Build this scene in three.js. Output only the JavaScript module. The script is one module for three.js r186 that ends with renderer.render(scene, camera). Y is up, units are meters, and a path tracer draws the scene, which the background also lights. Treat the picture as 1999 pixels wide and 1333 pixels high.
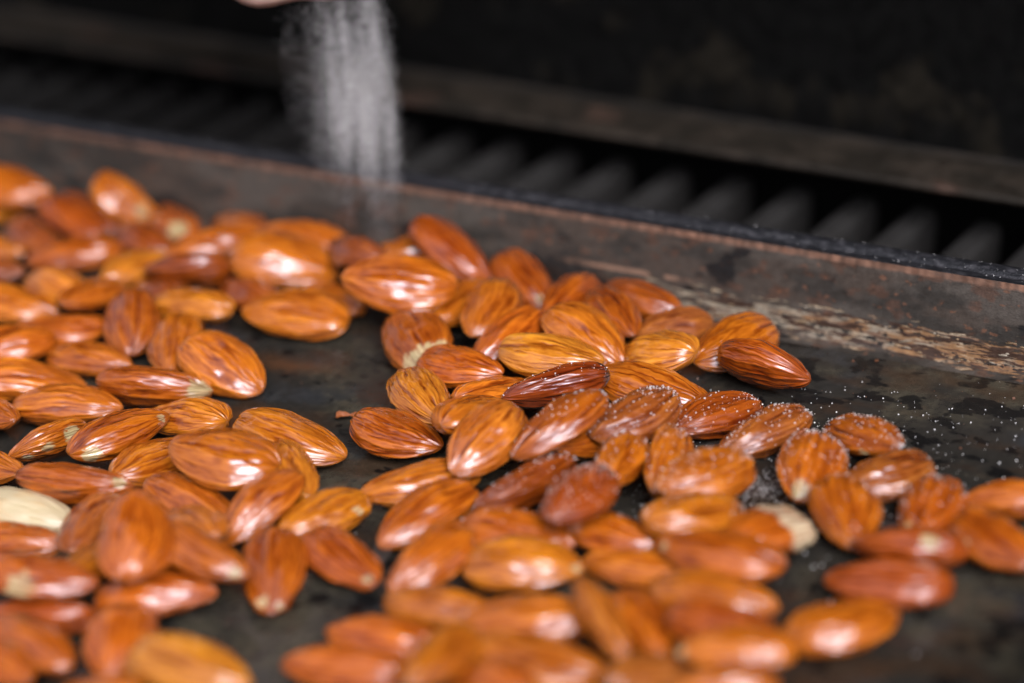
import * as THREE from 'three';
import { ImprovedNoise } from 'three/addons/math/ImprovedNoise.js';
import { MarchingCubes } from 'three/addons/objects/MarchingCubes.js';
import { RoundedBoxGeometry } from 'three/addons/geometries/RoundedBoxGeometry.js';
import { mergeVertices } from 'three/addons/utils/BufferGeometryUtils.js';

// ------------------------------------------------------------------ camera, sky, sun, exposure
const MM = 0.001;
const scene = new THREE.Scene();
const camera = new THREE.PerspectiveCamera(15.19, 1.5, 0.02, 30);
{
  // hand-held: 26 degrees down, turned 33 degrees to the tray's back wall, tilted 5 degrees
  const d = new THREE.Vector3(-0.48916, -0.43837, -0.75402), up = new THREE.Vector3(-0.16456, 0.89537, -0.4138);
  camera.position.set(284.6, 273.9, 435.9).multiplyScalar(MM);
  camera.up.copy(up);
  camera.lookAt(camera.position.clone().add(d));
  camera.focus = 0.58;
  camera.userData.fStop = 4.6;
}
const sunDir = new THREE.Vector3(0.743 * Math.cos(0.73), Math.sin(0.73), 0.669 * Math.cos(0.73)).normalize();
{
  // bright overcast: a pale even dome, brighter round the veiled sun
  const w = 256, h = 128, data = new Float32Array(w * h * 4), v = new THREE.Vector3();
  for (let j = 0; j < h; j++) for (let i = 0; i < w; i++) {
    const th = ((j + 0.5) / h - 0.5) * Math.PI, ph = ((i + 0.5) / w - 0.5) * 2 * Math.PI;
    v.set(Math.cos(th) * Math.cos(ph), Math.sin(th), Math.cos(th) * Math.sin(ph));
    const a = Math.acos(Math.min(1, Math.max(-1, v.dot(sunDir)))) * 180 / Math.PI;
    const dome = 0.34 + 0.16 * Math.max(0, v.y), glow = 19 * Math.exp(-((a / 17.5) ** 4)) + 0.9 * Math.exp(-((a / 45) ** 2));
    const k = (j * w + i) * 4;
    data[k] = dome * 0.93 + glow * 0.97; data[k + 1] = dome * 0.97 + glow * 0.955; data[k + 2] = dome * 1.15 + glow * 1.09; data[k + 3] = 1;
  }
  const sky = new THREE.DataTexture(data, w, h, THREE.RGBAFormat, THREE.FloatType);
  sky.mapping = THREE.EquirectangularReflectionMapping; sky.magFilter = THREE.LinearFilter; sky.needsUpdate = true;
  scene.background = sky; scene.environment = sky;
}
const sun = new THREE.DirectionalLight(new THREE.Color(1, 0.96, 0.9), 0.5);
sun.position.copy(sunDir).multiplyScalar(3);
sun.castShadow = true; sun.shadow.radius = 34; sun.shadow.mapSize.set(2048, 2048);
Object.assign(sun.shadow.camera, { left: -0.6, right: 0.6, top: 0.6, bottom: -0.6, near: 0.5, far: 6 });
scene.add(sun);
const renderer = new THREE.WebGLRenderer({ antialias: true });
renderer.toneMapping = THREE.LinearToneMapping;
renderer.toneMappingExposure = 1.06;
renderer.shadowMap.enabled = true;

// ------------------------------------------------------------------ helpers
let seed = 20240;
const rnd = () => { seed = (seed * 1664525 + 1013904223) >>> 0; return seed / 4294967296; };
const gauss = () => Math.sqrt(-2 * Math.log(rnd() + 1e-9)) * Math.cos(6.2832 * rnd());
const P = new ImprovedNoise();
const noise = (x, y, z = 0) => P.noise(x, y, z);
const fbm = (x, y, z = 0, o = 4) => { let s = 0, a = 0.5; for (let i = 0; i < o; i++) { s += a * P.noise(x, y, z + i * 7.3); x *= 2.03; y *= 2.03; z *= 2.03; a *= 0.5; } return s; };
const clamp = (x, a = 0, b = 1) => Math.min(b, Math.max(a, x));
const smooth = (a, b, x) => { const t = clamp((x - a) / (b - a)); return t * t * (3 - 2 * t); };
const lerp3 = (a, b, t) => [a[0] + (b[0] - a[0]) * t, a[1] + (b[1] - a[1]) * t, a[2] + (b[2] - a[2]) * t];
const used = {};
const numbered = (n) => { const k = used[n] = (used[n] ?? -1) + 1; return k ? `${n}_${String(k).padStart(3, '0')}` : n; };
function put(name, geometry, material, parent = scene) {
  const m = new THREE.Mesh(geometry, material);
  m.name = parent === scene ? numbered(name) : name;
  m.castShadow = m.receiveShadow = true; parent.add(m); return m;
}
function thing(name, label, category, group) {
  const o = new THREE.Group(); o.name = numbered(name); o.userData = { label, category }; if (group) o.userData.group = group;
  scene.add(o); return o;
}
const toSRGB = (c) => Math.round(255 * (c <= 0.0031308 ? 12.92 * c : 1.055 * Math.pow(clamp(c), 1 / 2.4) - 0.055));
// a colour + roughness + relief texture set, evaluated by fn(x, y) -> [r, g, b, roughness, height] over w x h millimetres
function surface(w, h, px, py, fn) {
  const c = new Uint8Array(px * py * 4), r = new Uint8Array(px * py * 4), b = new Uint8Array(px * py * 4);
  for (let j = 0; j < py; j++) for (let i = 0; i < px; i++) {
    const [R, G, B, ro, he] = fn((i + 0.5) / px * w, (j + 0.5) / py * h), k = (j * px + i) * 4;
    c[k] = toSRGB(R); c[k + 1] = toSRGB(G); c[k + 2] = toSRGB(B); c[k + 3] = 255;
    r[k] = r[k + 1] = r[k + 2] = clamp(ro) * 255; r[k + 3] = 255;
    b[k] = b[k + 1] = b[k + 2] = clamp(he) * 255; b[k + 3] = 255;
  }
  const tex = (d, s) => { const t = new THREE.DataTexture(d, px, py); t.magFilter = THREE.LinearFilter; t.minFilter = THREE.LinearMipmapLinearFilter; t.generateMipmaps = true; if (s) t.colorSpace = THREE.SRGBColorSpace; t.needsUpdate = true; return t; };
  return { map: tex(c, true), roughnessMap: tex(r), bumpMap: tex(b) };
}

// ------------------------------------------------------------------ the tray (millimetres: x along the back wall, y up, z towards the camera)
const TX0 = -318, TX1 = 150, TZ0 = -62.8, TZ1 = 256, RIM = 21, FLARE = 4.9;
const OLIVE = [0.044, 0.038, 0.025], IRON = [0.021, 0.019, 0.015], SOOT = [0.004, 0.004, 0.004], SLATE = [0.027, 0.029, 0.030], BROWN = [0.034, 0.019, 0.010], RUST = [0.15, 0.062, 0.03], TAN = [0.34, 0.25, 0.16], PALE = [0.20, 0.165, 0.115];
// baked-on patina of the floor
function patina(x, z) {
  const big = fbm(x * 0.018 + 3, z * 0.018, 1.5, 3), mid = fbm(x * 0.07, z * 0.07, 4.2, 4), fine = fbm(x * 0.45, z * 0.45, 9.1, 3), grit = noise(x * 2.6, z * 2.6, 2.2);
  // worn olive metal in blotches all over
  const worn = smooth(-0.1, 0.34, big + mid * 0.7 + fine * 0.25);
  let c = lerp3(IRON, OLIVE, worn);
  c = lerp3(c, SLATE, smooth(0.05, 0.3, fbm(x * 0.03, z * 0.05, 21, 3) + 0.12 * fine) * 0.7 * (1 - worn));
  c = lerp3(c, BROWN, smooth(0.02, 0.3, fbm(x * 0.035 - 4, z * 0.06, 12.7, 4)) * 0.75);
  // burnt-on sugar and oil: black islands with torn edges
  const burn = smooth(0.10, 0.17, fbm(x * 0.11 + 9, z * 0.16, 17.3, 4) + (x > 30 && z < 10 ? 0.035 : -0.11) + fine * 0.12);
  c = lerp3(c, SOOT, burn * 0.85);
  const k = 1 + 0.4 * fine + 0.25 * grit;
  const oil = smooth(-0.15, 0.25, fbm(x * 0.04, z * 0.04, 41, 3));
  return [c[0] * k, c[1] * k, c[2] * k, 0.15 + 0.17 * oil + 0.13 * fine - 0.06 * burn + 0.04 * grit, 0.5 + 0.9 * mid * 0.4 + 0.5 * fine + 0.15 * grit + burn * 0.12];
}
// the walls: s along the wall, v up the bend and the wall (0 at the floor, about 29 at the rim)
const VTOP = 27.2;
function wallPatina(s, v, back) {
  const mid = fbm(s * 0.05, v * 0.11, 51, 4), fine = fbm(s * 0.4, v * 0.5, 57, 3), grit = noise(s * 2.2, v * 2.4, 60);
  let c = lerp3([0.046, 0.035, 0.026], [0.027, 0.023, 0.018], smooth(-0.12, 0.12, mid));
  c = lerp3(c, [0.062, 0.052, 0.041], smooth(0.0, 0.25, fbm(s * 0.03, v * 0.07, 71, 3)) * 0.8);
  c = lerp3(c, [0.070, 0.034, 0.020], smooth(0.10, 0.26, fbm(s * 0.13, v * 0.18, 63, 4)) * 0.6);
  c = lerp3(c, RUST, smooth(0.24, 0.34, fbm(s * 0.42, v * 0.5, 68, 3)) * 0.5);
  c = lerp3(c, SOOT, smooth(0.14, 0.24, fbm(s * 0.07 + 5, v * 0.10, 75, 4) + (v < 12 ? 0.04 : -0.08)) * 0.85);
  let ro = 0.46 + 0.3 * fine, he = 0.4 + 0.3 * mid + 0.4 * fine + 0.15 * grit;
  if (back) {
    // grease scraped and baked along the bend: pale metal and tan crust with ragged ends
    const cx = s - 60, drag = fbm(s * 0.10, v * 0.6, 81, 4) + 0.35 * fbm(s * 0.25, v * 2.2, 86, 3), rag = fbm(s * 0.16, v * 0.7, 84, 4) + 0.3 * fbm(s * 0.9, v * 1.4, 88, 2);
    const y0 = 2.2 - s * 0.004, y1 = 11.6 - (s > 80 ? (s - 80) * 0.06 : 0);
    const inBand = smooth(0, 2.2, v - y0 + rag * 5) * smooth(0, 1.8, y1 - v + rag * 6) * smooth(-6, 22, s + rag * 36) * smooth(0, 4, 113 - s + rag * 10);
    const crust = inBand * smooth(-0.06, 0.03, drag + 0.25 * rag + 0.03);
    const tone = smooth(-0.12, 0.16, fbm(s * 0.09 + 2, v * 0.3, 90, 3) + (s - 62) * 0.006);
    let pale = lerp3(PALE, [0.19, 0.10, 0.042], tone);
    pale = lerp3(pale, [0.34, 0.26, 0.16], smooth(0.14, 0.3, rag) * 0.7);
    pale = lerp3(pale, [0.10, 0.045, 0.022], smooth(0.0, 0.22, fbm(s * 0.12, v * 1.3, 97, 4)) * 0.8);
    c = lerp3(c, [0.038, 0.018, 0.010], inBand * 0.85);
    c = lerp3(c, pale, crust);
    c = lerp3(c, SOOT, crust * smooth(0.13, 0.22, fbm(s * 0.3, v * 0.5, 95, 3)) * 0.9);
    ro += crust * 0.25; he += crust * 0.35 + inBand * rag * 0.4;
    // a thin scratch of rust above the scraped band
    const scr = smooth(0.9, 0.3, Math.abs(v - 13.1 - 0.25 * noise(s * 0.3, 3, 1))) * smooth(-0.05, 0.15, noise(s * 0.16, 1, 9) + 0.12) * smooth(-26, -16, s) * smooth(18, 2, s);
    c = lerp3(c, [0.28, 0.16, 0.10], scr * 0.75);
    // soot where nuts were pushed against the wall
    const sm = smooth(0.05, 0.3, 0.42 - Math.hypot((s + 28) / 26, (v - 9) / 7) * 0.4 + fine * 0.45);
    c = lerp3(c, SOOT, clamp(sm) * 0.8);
  }
  // the rubbed edge under the lip shows rust
  const edge = smooth(VTOP - 2.3, VTOP - 1.3, v + 0.35 * noise(s * 0.35, 2, 5) + 0.15 * noise(s * 0.9, 7, 5));
  c = lerp3(c, lerp3([0.12, 0.060, 0.036], [0.21, 0.110, 0.068], smooth(-0.3, 0.3, noise(s * 0.5, 1, 7))), edge * clamp(0.7 + 0.7 * noise(s * 0.12, 9, 1) + 0.4 * noise(s * 0.6, 4, 1)));
  const k = 1 + 0.55 * fine + 0.35 * grit * (1 - 0.8 * edge);
  return [c[0] * k, c[1] * k, c[2] * k, ro, he];
}
const tray = thing('baking_tray', 'dark seasoned metal baking tray holding the almonds', 'tray');
{
  const W = TX1 - TX0, D = TZ1 - TZ0;
  // floor, very slightly buckled
  const g = new THREE.PlaneGeometry(W - 6, D - 6, 60, 44); g.rotateX(-Math.PI / 2); g.translate((TX0 + TX1) / 2, 0, (TZ0 + TZ1) / 2);
  const p = g.attributes.position, uv = g.attributes.uv;
  for (let i = 0; i < p.count; i++) { uv.setXY(i, (p.getX(i) - TX0) / W, (p.getZ(i) - TZ0) / D); }
  g.scale(MM, MM, MM);
  const maps = surface(W, D, 1600, 1120, (x, z) => patina(x + TX0, z + TZ0));
  put('tray_floor', g, new THREE.MeshPhysicalMaterial({ ...maps, bumpScale: 0.00007, roughness: 1, specularIntensity: 0.55, clearcoat: 0.1, clearcoatRoughness: 0.12 }), tray);
  // profile of the bend and the wall: [outwards, up]
  const prof = [];
  for (let k = 0; k <= 6; k++) { const a = k / 6 * 1.34; prof.push([-3 + 4.2 * Math.sin(a), 4.2 * (1 - Math.cos(a))]); }
  const [o1, h1] = prof[prof.length - 1];
  for (let k = 1; k <= 8; k++) { const t = k / 8; prof.push([o1 + (FLARE - o1) * t, h1 + (RIM - h1) * t]); }
  const len = [0]; for (let k = 1; k < prof.length; k++) len.push(len[k - 1] + Math.hypot(prof[k][0] - prof[k - 1][0], prof[k][1] - prof[k - 1][1]));
  const full = len[len.length - 1];
  // sweep a profile along a path of [x, z, nx, nz, s]
  function sweep(path, pr, us) {
    const pos = [], uvs = [], idx = [], n = pr.length, L = [0];
    for (let k = 1; k < n; k++) L.push(L[k - 1] + Math.hypot(pr[k][0] - pr[k - 1][0], pr[k][1] - pr[k - 1][1]));
    path.forEach(([x, z, nx, nz, s]) => pr.forEach(([o, h], k) => { pos.push((x + nx * o) * MM, h * MM, (z + nz * o) * MM); uvs.push(us(s), L[k] / L[n - 1]); }));
    for (let i = 0; i < path.length - 1; i++) for (let k = 0; k < n - 1; k++) { const a = i * n + k, b = a + n; idx.push(a, a + 1, b, b, a + 1, b + 1); }
    const q = new THREE.BufferGeometry(); q.setAttribute('position', new THREE.Float32BufferAttribute(pos, 3)); q.setAttribute('uv', new THREE.Float32BufferAttribute(uvs, 2)); q.setIndex(idx); q.computeVertexNormals(); return q;
  }
  const R = 14; // corner radius
  const line = (x0, z0, x1, z1, nx, nz, n, s0) => Array.from({ length: n + 1 }, (_, i) => { const t = i / n; return [x0 + (x1 - x0) * t, z0 + (z1 - z0) * t, nx, nz, s0 + Math.hypot(x1 - x0, z1 - z0) * t]; });
  const arc = (cx, cz, a0, n, s0) => Array.from({ length: n + 1 }, (_, i) => { const a = a0 + i / n * Math.PI / 2; return [cx + R * Math.cos(a), cz + R * Math.sin(a), Math.cos(a), Math.sin(a), s0 + R * Math.PI / 2 * i / n]; });
  const backPath = line(TX0 + R, TZ0, TX1 - R, TZ0, 0, -1, 60, TX0 + R);
  const BL = W - 2 * R;
  const bm = surface(BL, full, 2000, 256, (x, v) => wallPatina(x + TX0 + R, v * VTOP / full, true));
  const bw = put('back_wall', sweep(backPath, prof, (s) => (s - TX0 - R) / BL), new THREE.MeshPhysicalMaterial({ ...bm, bumpScale: 0.00018, roughness: 1, specularIntensity: 0.6, side: THREE.DoubleSide }), tray);
  bw.userData.label = 'raised edge with scraped pale grease and rust';
  const sm = surface(200, full, 900, 120, (x, v) => wallPatina(x + 300, v * VTOP / full, false));
  for (const t of [sm.map, sm.roughnessMap, sm.bumpMap]) t.wrapS = THREE.MirroredRepeatWrapping;
  const smat = new THREE.MeshPhysicalMaterial({ ...sm, bumpScale: 0.00018, roughness: 1, specularIntensity: 0.6, side: THREE.DoubleSide });
  const us = (s) => s / 200;
  const c1 = arc(TX1 - R, TZ0 + R, -Math.PI / 2, 10, 0), rgt = line(TX1, TZ0 + R, TX1, TZ1 - R, 1, 0, 30, 22), c2 = arc(TX1 - R, TZ1 - R, 0, 10, 330), frt = line(TX1 - R, TZ1, TX0 + R, TZ1, 0, 1, 40, 352), c3 = arc(TX0 + R, TZ1 - R, Math.PI / 2, 10, 780), lft = line(TX0, TZ1 - R, TX0, TZ0 + R, -1, 0, 30, 802), c4 = arc(TX0 + R, TZ0 + R, Math.PI, 10, 1100);
  // crusts of burnt grease standing proud of the bend
  {
    const crumb = new THREE.IcosahedronGeometry(1, 1), n = 120, q = crumb.attributes.position;
    for (let i = 0; i < q.count; i++) { const x = q.getX(i), y = q.getY(i), z = q.getZ(i), k = 1 + 0.45 * noise(x * 2 + 3, y * 2, z * 2); q.setXYZ(i, x * k, y * k, z * k); }
    crumb.computeVertexNormals();
    const im = new THREE.InstancedMesh(crumb, new THREE.MeshPhysicalMaterial({ roughness: 0.75 }), n), M4 = new THREE.Matrix4(), Q = new THREE.Quaternion(), V = new THREE.Vector3(), S = new THREE.Vector3(), C = new THREE.Color();
    for (let i = 0; i < n; i++) {
      const s = 8 + rnd() * 104, edge = rnd() < 0.4, v = edge ? 3.2 + rnd() * 1.5 : 3.5 + rnd() * 6.5, t = v / full; let k = 0; while (k < prof.length - 2 && len[k + 1] < v) k++;
      const f = (v - len[k]) / (len[k + 1] - len[k]), o = prof[k][0] + (prof[k + 1][0] - prof[k][0]) * f, hh = prof[k][1] + (prof[k + 1][1] - prof[k][1]) * f;
      V.set(s * MM, hh * MM, (TZ0 - o) * MM); Q.setFromEuler(new THREE.Euler(-1.1 + rnd() * 0.3, (rnd() - 0.5) * 0.5, (rnd() - 0.5) * 0.4)); const a = Math.pow(rnd(), 2);
      S.set((0.35 + 1.3 * a) * MM, 0.14 * MM + rnd() * 0.12 * MM, (0.22 + 0.4 * a) * MM); im.setMatrixAt(i, M4.compose(V, Q, S));
      const p = rnd(); C.setRGB(...(p < 0.35 ? [0.20, 0.13, 0.065] : p < 0.55 ? [0.24, 0.20, 0.14] : p < 0.8 ? [0.10, 0.045, 0.018] : [0.014, 0.010, 0.008])); im.setColorAt(i, C);
    }
    im.name = 'baked_crust'; im.userData.kind = 'stuff'; im.castShadow = im.receiveShadow = true; tray.add(im);
  }
  put('side_wall', sweep([...c1, ...rgt], prof, us), smat, tray);
  put('front_wall', sweep([...c2, ...frt], prof, us), smat, tray);
  put('side_wall', sweep([...c3, ...lft, ...c4], prof, us), smat, tray);
  // lip: a folded flange with a rolled, sooty outer bead
  const lip = [[FLARE, RIM], [FLARE + 0.5, RIM + 0.15], [FLARE + 1.6, RIM - 0.1], [FLARE + 3.4, RIM - 0.5]];
  for (let k = 0; k <= 8; k++) { const a = Math.PI * 0.9 - k / 8 * Math.PI * 1.5; lip.push([FLARE + 6.0 + 2.3 * Math.cos(a), RIM - 0.7 + 2.0 * Math.sin(a) - 0.3]); }
  const lm = surface(200, 20, 1024, 96, (x, v) => { const f = fbm(x * 0.35, v * 0.5, 101, 4), gsm = noise(x * 2.5, v * 3, 103); const k = 1 + 0.8 * f + 0.5 * gsm; const c = lerp3([0.011, 0.011, 0.012], [0.026, 0.025, 0.026], smooth(0, 0.3, f)); return [c[0] * k, c[1] * k, c[2] * k, 0.42 + 0.3 * f, 0.5 + 0.6 * f + 0.4 * gsm]; });
  for (const t of [lm.map, lm.roughnessMap, lm.bumpMap]) t.wrapS = THREE.MirroredRepeatWrapping;
  const ring = [...backPath.map((q) => [q[0], q[1], q[2], q[3], q[4] + 1200]), ...c1, ...rgt, ...c2, ...frt, ...c3, ...lft, ...c4];
  put('rolled_lip', sweep(ring, lip, us), new THREE.MeshPhysicalMaterial({ ...lm, bumpScale: 0.0003, roughness: 1, side: THREE.DoubleSide }), tray);
}

// ------------------------------------------------------------------ the grill behind and under the tray
const grillTurn = -2.3 * Math.PI / 180;
const ironMat = (() => {
  const m = surface(60, 60, 384, 384, (x, z) => { const f = fbm(x * 0.25, z * 0.25, 201, 4), gsm = noise(x * 2, z * 2, 205), k = 1 + 0.8 * f + 0.4 * gsm; return [0.022 * k, 0.0205 * k, 0.018 * k, 0.62 + 0.3 * f, 0.5 + 0.6 * f + 0.3 * gsm]; });
  for (const t of Object.values(m)) t.wrapS = t.wrapT = THREE.MirroredRepeatWrapping;
  return new THREE.MeshPhysicalMaterial({ ...m, bumpScale: 0.0004, roughness: 1, specularIntensity: 0.4 });
})();
const soot = new THREE.MeshPhysicalMaterial({ specularIntensity: 0.2, color: new THREE.Color().setRGB(0.006, 0.0055, 0.005), roughness: 0.85 });
{
  const grate = thing('cooking_grate', 'black cast iron cooking grate of parallel bars under the tray', 'grate');
  grate.rotation.y = grillTurn;
  const L = 430, shape = new THREE.Shape();
  shape.moveTo(-1.6, -11); shape.lineTo(-2.6, -3); shape.quadraticCurveTo(-2.8, 0, -1.4, 0); shape.lineTo(1.4, 0); shape.quadraticCurveTo(2.8, 0, 2.6, -3); shape.lineTo(1.6, -11);
  const g = new THREE.ExtrudeGeometry(shape, { depth: L, bevelEnabled: true, bevelSize: 1.2, bevelThickness: 1.5, bevelSegments: 2, curveSegments: 4, steps: 1 });
  const uv = g.attributes.uv; for (let i = 0; i < uv.count; i++) uv.setXY(i, uv.getX(i) / 60, uv.getY(i) / 60);
  g.scale(MM, MM, MM);
  for (let k = -23; k <= 19; k++) { const b = put('grate_bar', g, ironMat, grate); b.position.set((k * 18.6 - 4 + gauss() * 0.5) * MM, (-2.6 - rnd() * 0.5) * MM, (-150 + gauss() * 1.2) * MM); }
  for (const z of [-60, 90, 230]) { const c = put('cross_bar', new THREE.BoxGeometry(0.80, 0.007, 0.008), ironMat, grate); c.position.set(-0.04, -0.0155, z * MM); }

  const grill = thing('grill', 'black barbecue grill with open hood behind the tray', 'grill');
  grill.rotation.y = grillTurn;
  // back ledge with a rounded front lip, dusty grey brown
  const lm = surface(900, 40, 2000, 96, (x, v) => { const f = fbm(x * 0.06, v * 0.12, 301, 4), q = fbm(x * 0.3, v * 0.4, 305, 3), c = lerp3(lerp3([0.015, 0.012, 0.008], [0.029, 0.022, 0.015], smooth(-0.15, 0.25, f)), [0.07, 0.038, 0.025], smooth(0.2, 0.35, fbm(x * 0.05, v * 0.1, 311, 3)) * 0.5), k = 1 + 0.6 * q; return [c[0] * k, c[1] * k, c[2] * k, 0.55 + 0.3 * q, 0.5 + 0.5 * q]; });
  const ledge = new THREE.Shape(); // in (z, y)
  ledge.moveTo(-170, 15.4); ledge.lineTo(-130.5, 15); ledge.absarc(-130.5, 13.9, 1.1, Math.PI / 2, -Math.PI / 2, true); ledge.lineTo(-162, 12.8); ledge.lineTo(-162, 6.4); ledge.lineTo(-170, 6.4);
  const lg = new THREE.ExtrudeGeometry(ledge, { depth: 900, bevelEnabled: false, curveSegments: 8 });
  lg.rotateY(-Math.PI / 2); // z -> -x ; x -> z
  {
    const p = lg.attributes.position, u2 = lg.attributes.uv;
    for (let i = 0; i < p.count; i++) u2.setXY(i, (p.getX(i) + 900) / 900, clamp((-p.getZ(i) - 126 + (15 - p.getY(i))) / 40));
  }
  lg.translate(450, 0, 0); lg.scale(MM, MM, MM);
  put('back_ledge', lg, new THREE.MeshPhysicalMaterial({ ...lm, bumpScale: 0.0004, roughness: 1, specularIntensity: 0.5 }), grill);
  const slab = (name, x, y, z, w, h, d, rx = 0) => { const b = put(name, new RoundedBoxGeometry(w * MM, h * MM, d * MM, 2, 1.5 * MM), soot, grill); b.position.set(x * MM, y * MM, z * MM); b.rotation.x = rx; return b; };
  slab('firebox_back', 0, -68, -168, 900, 145, 4);
  slab('firebox_floor', 0, -142, 80, 900, 4, 500);
  slab('firebox_side', -450, -60, 80, 4, 160, 500);
  slab('firebox_side', 450, -60, 80, 4, 160, 500);
  slab('firebox_front', 0, -64, 332, 900, 155, 4);
  // raised hood: a curved steel shell, hinged at the back
  const hp = [];
  for (let k = 0; k <= 24; k++) { const t = k / 24; hp.push(new THREE.Vector2(-151 - 26 * Math.sin(Math.PI * Math.min(1, t * 1.1)) + 190 * Math.pow(Math.max(0, t - 0.25) / 0.75, 2.0), 15.6 + 400 * Math.sin(t * 1.45))); }
  const hs = new THREE.Shape([...hp, ...hp.slice().reverse().map((v) => new THREE.Vector2(v.x - 5, v.y + 2))]);
  const hg = new THREE.ExtrudeGeometry(hs, { depth: 900, bevelEnabled: false }); hg.rotateY(-Math.PI / 2); hg.translate(450, 0, 0); hg.scale(MM, MM, MM);
  const hm = surface(300, 300, 512, 512, (x, v) => { const f = fbm(x * 0.05, v * 0.05, 401, 4), q = fbm(x * 0.2, v * 0.2, 405, 3), k = 1 + 0.9 * q, c = lerp3([0.0035, 0.0034, 0.003], [0.010, 0.0085, 0.006], smooth(0.05, 0.3, f)); return [c[0] * k, c[1] * k, c[2] * k, 0.75 + 0.3 * q, 0.5 + 0.5 * q]; });
  for (const t of Object.values(hm)) t.wrapS = t.wrapT = THREE.MirroredRepeatWrapping;
  { const p = hg.attributes.position, u2 = hg.attributes.uv; for (let i = 0; i < p.count; i++) u2.setXY(i, p.getX(i) / 0.3, (p.getY(i) + p.getZ(i) * 0.5) / 0.3); }
  put('hood', hg, new THREE.MeshPhysicalMaterial({ ...hm, bumpScale: 0.0005, roughness: 1, specularIntensity: 0.05 }), grill);
}

// ------------------------------------------------------------------ almonds
const TONES = {
  gold: [0.49, 0.160, 0.014], amber: [0.45, 0.130, 0.009], orange: [0.42, 0.108, 0.007], red: [0.345, 0.079, 0.006], brown: [0.29, 0.082, 0.014],
  dark: [0.25, 0.050, 0.005], burnt: [0.19, 0.033, 0.005], white: [0.45, 0.36, 0.20],
};
const KERNEL = [0.47, 0.34, 0.17];
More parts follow.
